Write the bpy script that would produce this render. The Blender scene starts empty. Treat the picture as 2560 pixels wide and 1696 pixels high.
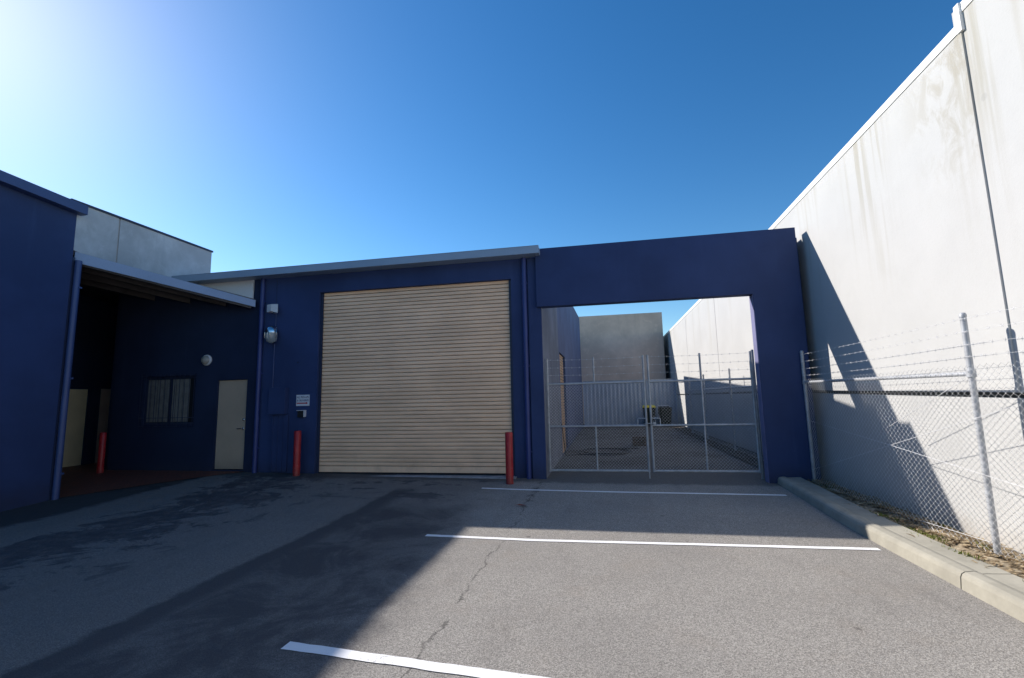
import bpy, bmesh, math, random
from mathutils import Vector, Matrix
random.seed(7)
S = bpy.context.scene
COL = S.collection
R = math.radians

# ------------------------------------------------------------------ camera
EYE = Vector((0, 0, 1.55))
FPX, PIT, YAW, ROL = 1166.963, R(7.3225), R(-10.9916), R(-1.2907)
def cam_axis(r, u, f):
    cr, sr = math.cos(ROL), math.sin(ROL)
    r, u = r*cr - u*sr, r*sr + u*cr
    cp, sp = math.cos(PIT), math.sin(PIT)
    fw, up = f*cp - u*sp, f*sp + u*cp
    cy, sy = math.cos(YAW), math.sin(YAW)
    return Vector((r*cy + fw*sy, -r*sy + fw*cy, up))
cx, cyv, cz = cam_axis(1,0,0), cam_axis(0,1,0), -cam_axis(0,0,1)
cd = bpy.data.cameras.new('camera')
cd.sensor_fit = 'HORIZONTAL'; cd.sensor_width = 36.0
cd.lens = FPX/2560*36.0
cd.clip_start = 0.05; cd.clip_end = 2000
cam = bpy.data.objects.new('camera', cd); COL.objects.link(cam)
cam.matrix_world = Matrix(((cx.x, cyv.x, cz.x, EYE.x), (cx.y, cyv.y, cz.y, EYE.y), (cx.z, cyv.z, cz.z, EYE.z), (0,0,0,1)))
S.camera = cam
S.render.resolution_x, S.render.resolution_y = 1024, 678

# ------------------------------------------------------------------ sky and sun
SUNV = Vector((-1.43, 0.62, 1.0)).normalized()
ELEV = math.asin(SUNV.z)
AZ = math.atan2(SUNV.x, SUNV.y)
w = bpy.data.worlds.new('World'); S.world = w; w.use_nodes = True
nt = w.node_tree
bg = nt.nodes['Background']
sky = nt.nodes.new('ShaderNodeTexSky'); sky.sky_type = 'NISHITA'
sky.sun_disc = False; sky.sun_elevation = ELEV; sky.sun_rotation = AZ
sky.altitude = 0; sky.air_density = 1.0; sky.dust_density = 0.22; sky.ozone_density = 1.4
bg.inputs['Strength'].default_value = 0.098
hsv = nt.nodes.new('ShaderNodeHueSaturation'); hsv.inputs['Saturation'].default_value = 1.36; hsv.inputs['Hue'].default_value = 0.498   # polarised, deep winter blue
nt.links.new(sky.outputs[0], hsv.inputs['Color']); gam = nt.nodes.new('ShaderNodeGamma'); gam.inputs[1].default_value = 1.12
nt.links.new(hsv.outputs[0], gam.inputs[0]); nt.links.new(gam.outputs[0], bg.inputs[0])
sl = bpy.data.lights.new('sun', 'SUN'); sl.energy = 5.0; sl.angle = R(0.53); sl.color = (1.0, 0.925, 0.84)
so = bpy.data.objects.new('sun', sl); COL.objects.link(so)
so.rotation_euler = SUNV.to_track_quat('Z', 'Y').to_euler(); so.location = (-20, 10, 20)
S.view_settings.view_transform = 'Standard'; S.view_settings.look = 'None'
S.view_settings.gamma = 1.0; S.view_settings.exposure = 0.45

# ------------------------------------------------------------------ node helpers
class NT:
    def __init__(s, name, rough=0.7, metal=0.0, spec=0.5):
        s.m = bpy.data.materials.new(name); s.m.use_nodes = True
        s.t = s.m.node_tree; s.b = s.t.nodes['Principled BSDF']
        s.b.inputs['Roughness'].default_value = rough
        s.b.inputs['Metallic'].default_value = metal
        s.b.inputs['Specular IOR Level'].default_value = spec
        s.tc = s.t.nodes.new('ShaderNodeTexCoord').outputs['Object']
        g = s.t.nodes.new('ShaderNodeNewGeometry'); s.pos = g.outputs['Position']
    def n(s, kind): return s.t.nodes.new(kind)
    def l(s, a, b): s.t.links.new(a, b)
    def setin(s, sock, v):
        if hasattr(v, 'is_linked') or hasattr(v, 'links'): s.l(v, sock)
        else: sock.default_value = v
    def sep(s, v):
        n = s.n('ShaderNodeSeparateXYZ'); s.l(v, n.inputs[0]); return n.outputs
    def math(s, op, a, b=0.0, c=0.0, clamp=False):
        n = s.n('ShaderNodeMath'); n.operation = op; n.use_clamp = clamp
        for i, v in enumerate((a, b, c)): s.setin(n.inputs[i], v)
        return n.outputs[0]
    def scale(s, v, k):
        n = s.n('ShaderNodeVectorMath'); n.operation = 'MULTIPLY'; s.l(v, n.inputs[0]); n.inputs[1].default_value = k
        return n.outputs[0]
    def noise(s, sc, det=3.0, rough=0.55, v=None, dist=0.0):
        n = s.n('ShaderNodeTexNoise'); n.inputs['Scale'].default_value = sc
        n.inputs['Detail'].default_value = det; n.inputs['Roughness'].default_value = rough
        n.inputs['Distortion'].default_value = dist
        s.l(v if v is not None else s.pos, n.inputs['Vector']); return n.outputs[0]
    def voro(s, sc, v=None, feat='F1', out='Distance'):
        n = s.n('ShaderNodeTexVoronoi'); n.feature = feat; n.inputs['Scale'].default_value = sc
        s.l(v if v is not None else s.pos, n.inputs['Vector']); return n.outputs[out]
    def ramp(s, f, lo, hi, a=0.0, b=1.0):
        n = s.n('ShaderNodeMapRange'); n.clamp = True; n.interpolation_type = 'SMOOTHSTEP'
        s.l(f, n.inputs[0]); n.inputs[1].default_value = lo; n.inputs[2].default_value = hi
        n.inputs[3].default_value = a; n.inputs[4].default_value = b; return n.outputs[0]
    def mix(s, f, a, b, mode='MIX'):
        n = s.n('ShaderNodeMix'); n.data_type = 'RGBA'; n.blend_type = mode
        s.setin(n.inputs[0], f)
        for i, v in ((6, a), (7, b)):
            if isinstance(v, tuple): n.inputs[i].default_value = (*v, 1) if len(v) == 3 else v
            else: s.l(v, n.inputs[i])
        return n.outputs[2]
    def color(s, c): 
        if isinstance(c, tuple): s.b.inputs['Base Color'].default_value = (*c, 1)
        else: s.l(c, s.b.inputs['Base Color'])
    def bump(s, h, strength=0.3, dist=0.01):
        n = s.n('ShaderNodeBump'); n.inputs['Strength'].default_value = strength; n.inputs['Distance'].default_value = dist
        s.l(h, n.inputs['Height']); s.l(n.outputs[0], s.b.inputs['Normal'])
    def rough(s, v): s.l(v, s.b.inputs['Roughness'])

def paint(name, c, rough=0.6, var=0.18, sc=1.3, bump=0.15, metal=0.0, fine=60, dirt=None, spec=0.5):
    t = NT(name, rough, metal, spec)
    n1 = t.noise(sc, 5)
    k1 = tuple(x*(1-var) for x in c); k2 = tuple(min(1, x*(1+var)) for x in c)
    col = t.mix(t.ramp(n1, 0.3, 0.7), k1, k2)
    n2 = t.noise(fine, 2)
    col = t.mix(t.ramp(n2, 0.45, 0.75, 0, 0.25), col, tuple(x*0.7 for x in c))
    if dirt:
        z = t.sep(t.pos)[2]
        f = t.math('MULTIPLY', t.ramp(z, 0.05, dirt[1], 1, 0), t.noise(6, 4, 0.6, t.scale(t.pos, (1, 1, 0.4))), clamp=True)
        col = t.mix(f, col, dirt[0])
    t.color(col)
    if bump: t.bump(n2, bump, 0.004)
    return t.m

M = {}
# dark blue painted render
def blue_render(name, c):
    t = NT(name, 0.75, 0, 0.25)
    col = t.mix(t.ramp(t.noise(0.8, 5, 0.6), 0.3, 0.7), tuple(x*0.86 for x in c), tuple(x*1.14 for x in c))
    st = t.noise(3.0, 4, 0.6, t.scale(t.pos, (1.4, 1.4, 0.12)))
    col = t.mix(t.ramp(st, 0.55, 0.8, 0, 0.25), col, tuple(x*1.5+0.01 for x in c))
    z = t.sep(t.pos)[2]
    f = t.math('MULTIPLY', t.ramp(z, 0.05, 0.5, 0.7, 0), t.noise(5, 4), clamp=True)
    col = t.mix(f, col, (0.035, 0.035, 0.045))
    t.color(col); t.bump(t.noise(45, 4, 0.7), 0.35, 0.004)
    return t.m
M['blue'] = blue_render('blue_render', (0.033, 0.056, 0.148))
M['shaded_blue'] = blue_render('shaded_blue_render', (0.016, 0.027, 0.066))  # darker copy of the blue render, recess shade put into the colour
M['blue_trim'] = paint('blue_trim_paint', (0.030, 0.050, 0.19), 0.45, 0.1, 2)
M['blue_light'] = paint('faded_blue_paint', (0.045, 0.075, 0.20), 0.45, 0.1, 2)
M['fascia'] = paint('grey_blue_gutter', (0.28, 0.36, 0.47), 0.4, 0.06, 0.7, 0.05)
M['fascia_carport'] = paint('blue_grey_barge', (0.26, 0.33, 0.48), 0.45, 0.1, 0.7, 0.05)
M['white_panel'] = paint('white_panel_paint', (0.74, 0.75, 0.77), 0.6, 0.06, 1)
M['dark'] = paint('dark_gap', (0.012, 0.013, 0.018), 0.9, 0.1)
M['dark_cap'] = paint('dark_blue_capping', (0.02, 0.03, 0.07), 0.5, 0.1)
def bollard_paint():
    t = NT('scuffed_red_paint', 0.38, 0, 0.4)
    col = t.mix(t.ramp(t.noise(6, 4), 0.3, 0.7), (0.34, 0.016, 0.022), (0.47, 0.030, 0.034))
    z = t.sep(t.pos)[2]
    chip = t.ramp(t.noise(34, 5, 0.7), 0.63, 0.66)
    low = t.math('MULTIPLY', chip, t.ramp(z, 0.75, 0.2, 0.35, 1.0))
    col = t.mix(low, col, (0.36, 0.30, 0.28))
    sc = t.ramp(t.noise(9, 3, 0.6, t.scale(t.pos, (1, 1, 5))), 0.64, 0.72, 0, 0.55)
    col = t.mix(sc, col, (0.10, 0.03, 0.03))
    col = t.mix(t.ramp(z, 0.30, 0.08, 0, 0.55), col, (0.10, 0.055, 0.05))
    t.color(col); t.bump(chip, 0.3, 0.002); return t.m
M['red'] = bollard_paint()
M['red_plain'] = paint('red_bollard_paint', (0.42, 0.022, 0.028), 0.35, 0.18, 7, 0.1, dirt=((0.10, 0.04, 0.04), 0.35))
M['galv'] = paint('galvanised_steel', (0.42, 0.44, 0.47), 0.5, 0.15, 9, 0.1, 0.25)
M['wire'] = paint('galvanised_wire', (0.74, 0.75, 0.77), 0.45, 0.1, 9, 0, 0.2)
M['white_metal'] = paint('white_flashing', (0.82, 0.82, 0.80), 0.4, 0.03, 1, 0.03)
M['door'] = paint('cream_door_paint', (0.46, 0.36, 0.27), 0.5, 0.06, 2, 0.05, dirt=((0.2, 0.17, 0.14), 0.5))
M['beige'] = paint('beige_sheet', (0.68, 0.58, 0.36), 0.6, 0.1, 1.5)
M['beige_dull'] = paint('brown_sheet', (0.46, 0.35, 0.28), 0.6, 0.1, 1.5)
M['timber'] = paint('old_timber', (0.15, 0.11, 0.085), 0.8, 0.3, 8)
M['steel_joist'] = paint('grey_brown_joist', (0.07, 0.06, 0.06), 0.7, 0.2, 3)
M['chrome'] = paint('bright_metal', (0.6, 0.62, 0.65), 0.18, 0.05, 3, 0, 1.0)
M['black'] = paint('black_plastic', (0.02, 0.02, 0.022), 0.5, 0.2, 3)
M['bin_dark'] = paint('dark_green_plastic', (0.020, 0.026, 0.020), 0.5, 0.2, 3)
M['yellow'] = paint('yellow_lid', (0.75, 0.62, 0.03), 0.45, 0.1, 3)
M['sill'] = paint('concrete_sill', (0.30, 0.30, 0.32), 0.8, 0.2, 6)
M['speaker'] = paint('white_plastic', (0.62, 0.63, 0.66), 0.5, 0.05, 5)
M['sign'] = paint('white_sign_face', (0.72, 0.74, 0.78), 0.4, 0.03, 5, 0)
M['ink'] = paint('dark_blue_ink', (0.05, 0.05, 0.16), 0.5, 0.02, 5, 0)
M['red_ink'] = paint('red_ink', (0.45, 0.01, 0.03), 0.5, 0.02, 5, 0)
M['opal'] = paint('opal_glass', (0.36, 0.33, 0.29), 0.25, 0.03, 5, 0)
M['corrugated'] = paint('pale_blue_grey_sheet', (0.40, 0.46, 0.55), 0.4, 0.06, 2, 0.02)
M['reveal'] = paint('pale_reveal_paint', (0.17, 0.175, 0.32), 0.7, 0.1, 3)
g = NT('lamp_glass', 0.08, 0.0); g.color((0.55, 0.62, 0.66)); M['glass'] = g.m
g.b.inputs['Transmission Weight'].default_value = 0.55
g = NT('window_glass', 0.06, 0.0); g.color((0.02, 0.024, 0.03)); M['pane'] = g.m
M['blind'] = paint('vertical_blinds', (0.17, 0.165, 0.16), 0.8, 0.15, 8)
M['line'] = None

def roller_mat(name, c, z0):
    t = NT(name, 0.45, 0, 0.4)
    col = t.mix(t.ramp(t.noise(0.9, 5, 0.6, t.scale(t.pos, (1, 1, 2.5))), 0.3, 0.75), tuple(x*0.88 for x in c), tuple(x*1.12 for x in c))
    col = t.mix(t.ramp(t.noise(5, 4, 0.6, t.scale(t.pos, (0.5, 1, 6))), 0.6, 0.8, 0, 0.4), col, tuple(x*0.72 for x in c))
    # groove shade painted as dark lines between the slats, above the bottom bar
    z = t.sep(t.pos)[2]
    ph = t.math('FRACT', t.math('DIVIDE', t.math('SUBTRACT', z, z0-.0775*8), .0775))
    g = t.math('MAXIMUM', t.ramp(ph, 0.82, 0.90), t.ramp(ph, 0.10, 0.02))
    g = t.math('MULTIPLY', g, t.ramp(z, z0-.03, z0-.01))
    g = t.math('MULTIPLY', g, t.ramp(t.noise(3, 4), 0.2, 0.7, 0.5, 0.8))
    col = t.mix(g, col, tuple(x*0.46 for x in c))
    edge = t.math('MULTIPLY', t.ramp(z, z0+.35, z0-.14), t.ramp(t.noise(4, 5, 0.65), 0.42, 0.7))
    col = t.mix(t.math('MULTIPLY', edge, 0.25), col, (0.28, 0.20, 0.14))
    t.color(col); t.bump(t.noise(7, 3), 0.1, 0.004)
    return t.m
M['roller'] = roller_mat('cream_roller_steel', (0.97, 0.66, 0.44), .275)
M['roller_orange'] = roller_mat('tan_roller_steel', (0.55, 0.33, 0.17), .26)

def concrete(name, c, streak=0.5, mottle=0.3, tint=(0.5, 0.47, 0.40), top=5.0, blue=None, big=0.9, zf=0.18):
    t = NT(name, 0.85, 0, 0.2)
    p = t.pos
    col = t.mix(t.ramp(t.noise(big, 6, 0.62), 0.35, 0.7), tuple(x*(1-mottle) for x in c), c)
    blot = t.noise(2.6, 6, 0.7, dist=0.6)
    col = t.mix(t.ramp(blot, 0.52, 0.66, 0, mottle), col, tuple(min(1, x*1.12) for x in c))
    if streak:
        s1 = t.noise(1.9, 3, 0.5, t.scale(p, (1, 1, 0.05)))
        s2 = t.noise(9, 4, 0.6, t.scale(p, (1, 1, 0.04)))
        z = t.sep(p)[2]
        zf_ = t.ramp(t.math('ADD', z, t.math('MULTIPLY', t.noise(1.1, 2), 1.6)), top-1.9, top+1.0, 0, 1)
        f = t.math('MULTIPLY', t.math('MULTIPLY', t.ramp(s1, 0.5, 0.68), t.ramp(s2, 0.42, 0.62)), zf_)
        f = t.math('MULTIPLY', f, streak, clamp=True)
        col = t.mix(f, col, tuple(a*b for a, b in zip(c, tint)))
    if name == 'white_concrete':
        x_, y_, z_ = t.sep(p)
        dm = t.math('MULTIPLY', t.ramp(y_, 6.1, 5.0), t.ramp(y_, 4.88, 4.92))
        dm = t.math('MULTIPLY', dm, t.ramp(t.math('ADD', z_, t.math('MULTIPLY', t.noise(1.3, 3), 1.2)), 3.9, 5.2))
        dm = t.math('MULTIPLY', dm, t.ramp(t.noise(3.2, 6, 0.7, t.scale(p, (1, 1.3, 0.7)), dist=0.6), 0.42, 0.60))
        col = t.mix(t.math('MULTIPLY', dm, 0.8), col, (0.36, 0.34, 0.29))
        sp = t.math('MULTIPLY', t.ramp(t.math('ADD', z_, t.math('MULTIPLY', t.noise(4, 5, 0.7), 0.35)), 0.50, 0.20), 0.5)
        col = t.mix(sp, col, (0.34, 0.29, 0.23))
        pin = t.ramp(t.voro(0.9, t.scale(p, (0.2, 1, 1))), 0.035, 0.05, 1, 0)
        col = t.mix(t.math('MULTIPLY', pin, 0.35), col, (0.30, 0.30, 0.29))
    fine = t.noise(38, 4, 0.7)
    col = t.mix(t.ramp(fine, 0.5, 0.75, 0, 0.10), col, tuple(x*0.6 for x in c))
    t.color(col)
    t.bump(t.math('ADD', t.math('MULTIPLY', t.noise(5, 4), 0.6), fine), 0.25, 0.006)
    return t.m
M['white_conc'] = concrete('white_concrete', (0.50, 0.505, 0.50), 0.85, 0.06, (0.72, 0.68, 0.58), 5.0)
M['grey_conc'] = concrete('grey_concrete', (0.78, 0.62, 0.50), 0.3, 0.28, (0.6, 0.6, 0.55), 6.2, big=0.5)
M['pale_conc'] = concrete('pale_grey_concrete', (0.54, 0.56, 0.60), 0.3, 0.30, (0.6, 0.62, 0.66), 5.4)
M['side_conc'] = concrete('blue_grey_concrete', (0.24, 0.26, 0.31), 1.0, 0.3, (0.6, 0.6, 0.66), 3.0, zf=1)
M['side_blue'] = blue_render('faded_blue_render', (0.11, 0.14, 0.24))
M['sealant'] = paint('grey_joint_sealant', (0.40, 0.37, 0.36), 0.8, 0.1, 3)
M['groove'] = paint('dark_groove', (0.10, 0.11, 0.11), 0.9, 0.1, 3)
M['conc_kerb'] = concrete('kerb_concrete', (0.39, 0.37, 0.31), 0, 0.26, big=2.2)

def asphalt():
    t = NT('asphalt', 0.88, 0, 0.25)
    X, Y, Z = t.sep(t.pos)
    grain = t.voro(140, out='Color'); gv = t.sep(grain)[0]
    grain2 = t.noise(150, 2, 0.7)
    base = t.mix(t.ramp(gv, 0.1, 0.95), (0.215, 0.203, 0.186), (0.42, 0.395, 0.36))
    base = t.mix(t.ramp(grain2, 0.54, 0.68, 0, 0.8), base, (0.66, 0.635, 0.59))
    base = t.mix(t.ramp(t.noise(110, 2, 0.6), 0.55, 0.7, 0, 0.75), base, (0.05, 0.049, 0.048))
    # broad tone drift and warm patches
    base = t.mix(t.ramp(t.noise(0.55, 4, 0.6), 0.35, 0.7, 0, 0.28), base, (0.17, 0.16, 0.15))
    base = t.mix(t.ramp(t.noise(1.7, 4, 0.6, dist=0.4), 0.5, 0.75, 0, 0.22), base, (0.30, 0.25, 0.20))
    wob = t.math('MULTIPLY', t.math('SUBTRACT', t.noise(0.9, 5, 0.65), 0.5), 1.1)
    wobf = t.math('MULTIPLY', t.math('SUBTRACT', t.noise(6, 4, 0.6), 0.5), 0.35)
    xw = t.math('ADD', t.math('ADD', X, wob), wobf)
    # broad darker tone over the left half of the yard
    base = t.mix(t.ramp(t.math('ADD', X, wob), -1.4, -2.6, 0, 0.42), base, (0.085, 0.076, 0.074))
    # sealed darker strip
    xe = t.math('ADD', X, t.math('ADD', t.math('MULTIPLY', wob, 0.28), t.math('MULTIPLY', wobf, 0.35)))
    yb = t.math('ADD', Y, t.math('MULTIPLY', wob, 1.3))
    body = t.math('MULTIPLY', t.ramp(xe, -3.60, -3.50), t.ramp(t.math('ADD', xe, t.math('MULTIPLY', yb, 0.16)), -1.25, -0.75, 1, 0))
    body = t.math('MULTIPLY', body, t.ramp(yb, 6.3, 7.0, 1, 0))
    rim = t.math('MULTIPLY', t.ramp(xe, -3.62, -3.52), t.ramp(xe, -3.40, -3.05, 1, 0))
    rim = t.math('MULTIPLY', rim, t.ramp(yb, 7.5, 8.0, 1, 0))
    body = t.math('MULTIPLY', body, t.ramp(t.noise(1.25, 6, 0.7, dist=0.5), 0.40, 0.60, 1.0, 0.42))
    band = t.math('MAXIMUM', body, rim)
    base = t.mix(t.math('MULTIPLY', band, 0.82), base, (0.066, 0.064, 0.070))
    # damp oily blotches running along the yard
    st = t.noise(1.35, 7, 0.72, t.scale(t.pos, (1.0, 0.85, 1)), dist=0.5)
    sb = t.math('MULTIPLY', t.ramp(xw, -7.4, -6.7), t.ramp(xw, -5.7, -4.7, 1, 0))
    sb2 = t.ramp(t.math('ADD', st, t.math('MULTIPLY', sb, 0.13)), 0.575, 0.62)
    m_area = t.math('MULTIPLY', sb2, t.ramp(X, -4.2, -5.0))
    m_area = t.math('MULTIPLY', m_area, t.ramp(t.noise(5, 5, 0.7), 0.35, 0.6, 0.55, 1.0))
    base = t.mix(t.math('MULTIPLY', m_area, 0.85), base, (0.058, 0.057, 0.066))
    # splashes near the roller door
    sp = t.noise(2.1, 6, 0.7, t.scale(t.pos, (0.6, 1.3, 1)), dist=0.5)
    spm = t.math('MULTIPLY', t.ramp(sp, 0.54, 0.60), t.math('MULTIPLY', t.ramp(Y, 6.6, 7.4), t.ramp(X, -1.6, -2.4)))
    base = t.mix(t.math('MULTIPLY', spm, 0.75), base, (0.06, 0.06, 0.068))
    # gutter dirt along the slab and the wall foot
    e = t.math('ADD', X, t.math('ADD', wobf, t.math('MULTIPLY', wob, 0.25)))
    base = t.mix(t.math('MULTIPLY', t.ramp(e, -7.9, -8.15), 0.85), base, (0.045, 0.046, 0.050))
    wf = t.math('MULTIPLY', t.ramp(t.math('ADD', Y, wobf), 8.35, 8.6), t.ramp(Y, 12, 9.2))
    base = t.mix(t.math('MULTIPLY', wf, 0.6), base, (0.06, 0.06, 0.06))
    # tar seam with a thin crack in it
    wig = t.math('MULTIPLY', t.math('SUBTRACT', t.noise(2.4, 6, 0.7), 0.5), 0.34)
    xc = t.math('ABSOLUTE', t.math('ADD', t.math('ADD', X, 1.19), wig))
    thin = t.math('MULTIPLY', t.ramp(xc, 0.003, 0.016, 1, 0), t.ramp(t.noise(2.3, 4, 0.7), 0.40, 0.56))
    blot = t.math('MULTIPLY', t.ramp(xc, 0.01, 0.09, 1, 0), t.ramp(t.math('ADD', t.noise(4.5, 5, 0.75), t.ramp(Y, 4.6, 7.2, -0.10, 0.06)), 0.56, 0.66))
    cr = t.math('MULTIPLY', t.math('MAXIMUM', t.math('MULTIPLY', thin, 0.75), blot), t.ramp(Y, 9.0, 8.6))
    base = t.mix(t.math('MULTIPLY', cr, 0.85), base, (0.05, 0.048, 0.046))
    # faint wheel tracks and drips
    tr = t.noise(3.0, 5, 0.65, t.scale(t.pos, (1.0, 0.18, 1)))
    base = t.mix(t.ramp(tr, 0.52, 0.75, 0, 0.22), base, (0.12, 0.11, 0.105))
    dr = t.voro(1.7, t.scale(t.pos, (1, 1, 0.01)))
    base = t.mix(t.math('MULTIPLY', t.ramp(t.math('ADD', dr, t.math('MULTIPLY', wobf, 0.4)), 0.02, 0.05, 1, 0), 0.55), base, (0.06, 0.055, 0.05))
    # alley is browner and darker
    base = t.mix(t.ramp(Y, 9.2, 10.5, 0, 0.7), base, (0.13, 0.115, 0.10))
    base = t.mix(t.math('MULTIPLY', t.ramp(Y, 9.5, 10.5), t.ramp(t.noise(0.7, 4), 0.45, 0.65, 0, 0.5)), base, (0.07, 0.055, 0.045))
    t.color(base)
    h = t.math('ADD', t.math('MULTIPLY', gv, 0.6), grain2)
    t.bump(h, 0.9, 0.006)
    t.rough(t.math('SUBTRACT', 0.92, t.math('MULTIPLY', m_area, 0.25)))
    return t.m
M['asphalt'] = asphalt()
def line_paint():
    t = NT('road_marking_paint', 0.6, 0, 0.3)
    f = t.ramp(t.noise(70, 3, 0.7), 0.54, 0.68)
    f2 = t.math('MULTIPLY', f, t.ramp(t.noise(3, 3), 0.35, 0.7))
    t.color(t.mix(f2, (0.86, 0.86, 0.86), (0.34, 0.33, 0.32))); t.bump(t.noise(90, 2), 0.6, 0.004)
    return t.m
M['line'] = line_paint()
t = NT('sand', 0.95, 0, 0.1)
c_ = t.mix(t.ramp(t.noise(9, 5, 0.65), 0.35, 0.7), (0.22, 0.17, 0.11), (0.52, 0.44, 0.32))
c_ = t.mix(t.ramp(t.noise(80, 3), 0.5, 0.75, 0, 0.6), c_, (0.12, 0.09, 0.06))
t.color(c_); t.bump(t.noise(60, 4, 0.7), 0.8, 0.01); M['sand'] = t.m
t = NT('red_brown_paving', 0.6, 0, 0.3)
b_ = t.n('ShaderNodeTexBrick'); t.l(t.pos, b_.inputs['Vector']); b_.inputs['Scale'].default_value = 4.5
b_.inputs['Color1'].default_value = (0.24, 0.075, 0.05, 1); b_.inputs['Color2'].default_value = (0.17, 0.06, 0.045, 1)
b_.inputs['Mortar'].default_value = (0.06, 0.04, 0.035, 1); b_.inputs['Mortar Size'].default_value = 0.02
t.color(b_.outputs['Color']); M['paving'] = t.m
M['soil'] = paint('dark_soil', (0.07, 0.055, 0.04), 0.95, 0.4, 3, 0.6, fine=30)
def leafmat(name, a, b):
    t = NT(name, 0.9, 0, 0.1); t.color(t.mix(t.ramp(t.noise(25, 2), 0.35, 0.65), a, b)); return t.m
M['litter'] = leafmat('dry_leaf_litter', (0.20, 0.13, 0.07), (0.55, 0.44, 0.28))
M['grass'] = leafmat('moss_and_weeds', (0.10, 0.13, 0.02), (0.24, 0.26, 0.06))
M['leaf'] = leafmat('red_leaf', (0.30, 0.06, 0.03), (0.2, 0.05, 0.03))

# ------------------------------------------------------------------ geometry helpers
class MB:
    def __init__(s): s.v = []; s.f = []; s.sm = []
    def add(s, vs, fs, smooth=False):
        o = len(s.v); s.v += [tuple(v) for v in vs]
        for f in fs: s.f.append(tuple(i+o for i in f)); s.sm.append(smooth)
        return s
    def box(s, x0, x1, y0, y1, z0, z1):
        vs = [(x, y, z) for z in (z0, z1) for y in (y0, y1) for x in (x0, x1)]
        return s.add(vs, [(0,2,3,1), (4,5,7,6), (0,1,5,4), (2,6,7,3), (0,4,6,2), (1,3,7,5)])
    def hexa(s, b, tp):   # 4 bottom pts ccw, 4 top pts
        return s.add(list(b)+list(tp), [(3,2,1,0), (4,5,6,7), (0,1,5,4), (1,2,6,5), (2,3,7,6), (3,0,4,7)])
    def quad(s, a, b, c, d): return s.add([a, b, c, d], [(0,1,2,3)])
    def tube(s, pts, r, n=8, cap=True, smooth=True, closed=False):
        pts = [Vector(p) for p in pts]; N = len(pts); rings = []
        for i, p in enumerate(pts):
            a = pts[max(0, i-1)]; b = pts[min(N-1, i+1)]
            if closed: a = pts[i-1]; b = pts[(i+1) % N]
            d = (b-a).normalized() if (b-a).length > 1e-9 else Vector((0,0,1))
            ref = Vector((0,0,1)) if abs(d.z) < 0.9 else Vector((1,0,0))
            u = d.cross(ref).normalized(); v = d.cross(u)
            rr = r[i] if isinstance(r, (list, tuple)) else r
            rings.append([p + (u*math.cos(2*math.pi*k/n) + v*math.sin(2*math.pi*k/n))*rr for k in range(n)])
        vs = [q for rg in rings for q in rg]; fs = []
        for i in range(N-1 + (1 if closed else 0)):
            j = (i+1) % N
            for k in range(n): fs.append((i*n+k, i*n+(k+1) % n, j*n+(k+1) % n, j*n+k))
        s.add(vs, fs, smooth)
        if cap and not closed:
            s.add(rings[0], [tuple(reversed(range(n)))]); s.add(rings[-1], [tuple(range(n))])
        return s
    def prism_y(s, poly, y0, y1):   # poly (x,z) extruded along y
        n = len(poly)
        vs = [(x, y0, z) for x, z in poly] + [(x, y1, z) for x, z in poly]
        return s.add(vs, [tuple(range(n)), tuple(reversed(range(n, 2*n)))] + [((i+1) % n, i, n+i, n+(i+1) % n) for i in range(n)])
    def lathe(s, prof, c, axis='Z', n=24):
        vs = []; m = len(prof)
        for r, h in prof:
            for k in range(n):
                a = 2*math.pi*k/n
                if axis == 'Z': vs.append((c[0]+r*math.cos(a), c[1]+r*math.sin(a), c[2]+h))
                else: vs.append((c[0]+r*math.cos(a), c[1]-h, c[2]+r*math.sin(a)))
        fs = [(i*n+k, i*n+(k+1) % n, (i+1)*n+(k+1) % n, (i+1)*n+k) for i in range(m-1) for k in range(n)]
        s.add(vs, fs, True)
        if prof[-1][0] > 1e-4: s.add(vs[-n:], [tuple(range(n))])
        return s
    def build(s, name, mat, parent=None, bevel=0.0, recalc=True):
        me = bpy.data.meshes.new(name); 
        me.from_pydata(s.v, [], s.f); me.update()
        for p, k in zip(me.polygons, s.sm): p.use_smooth = k
        if recalc:
            bm = bmesh.new(); bm.from_mesh(me); bmesh.ops.recalc_face_normals(bm, faces=bm.faces); bm.to_mesh(me); bm.free()
        me.materials.append(M[mat] if isinstance(mat, str) else mat)
        o = bpy.data.objects.new(name, me); COL.objects.link(o)
        if parent:
            o.parent = parent
            p = parent.location.copy() if parent.parent is None and parent.type == 'EMPTY' else parent.matrix_parent_inverse.translation*-1
            o.matrix_parent_inverse = Matrix.Translation(-world_loc(parent))
        if bevel:
            b = o.modifiers.new('bevel', 'BEVEL'); b.width = bevel; b.segments = 2; b.limit_method = 'ANGLE'
        return o
def world_loc(o):
    # every object of this scene is unrotated; meshes hold world coordinates at build time
    return o.location.copy() if o.parent is None else Vector((0, 0, 0))
def tag(o, label=None, cat=None, group=None, kind=None):
    if label: o['label'] = label
    if cat: o['category'] = cat
    if group: o['group'] = group
    if kind: o['kind'] = kind
    return o
def thing(name, label, cat, loc=(0,0,0), group=None):
    o = bpy.data.objects.new(name, None); COL.objects.link(o); o.location = loc
    o.empty_display_size = 0.2
    return tag(o, label, cat, group)

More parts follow.
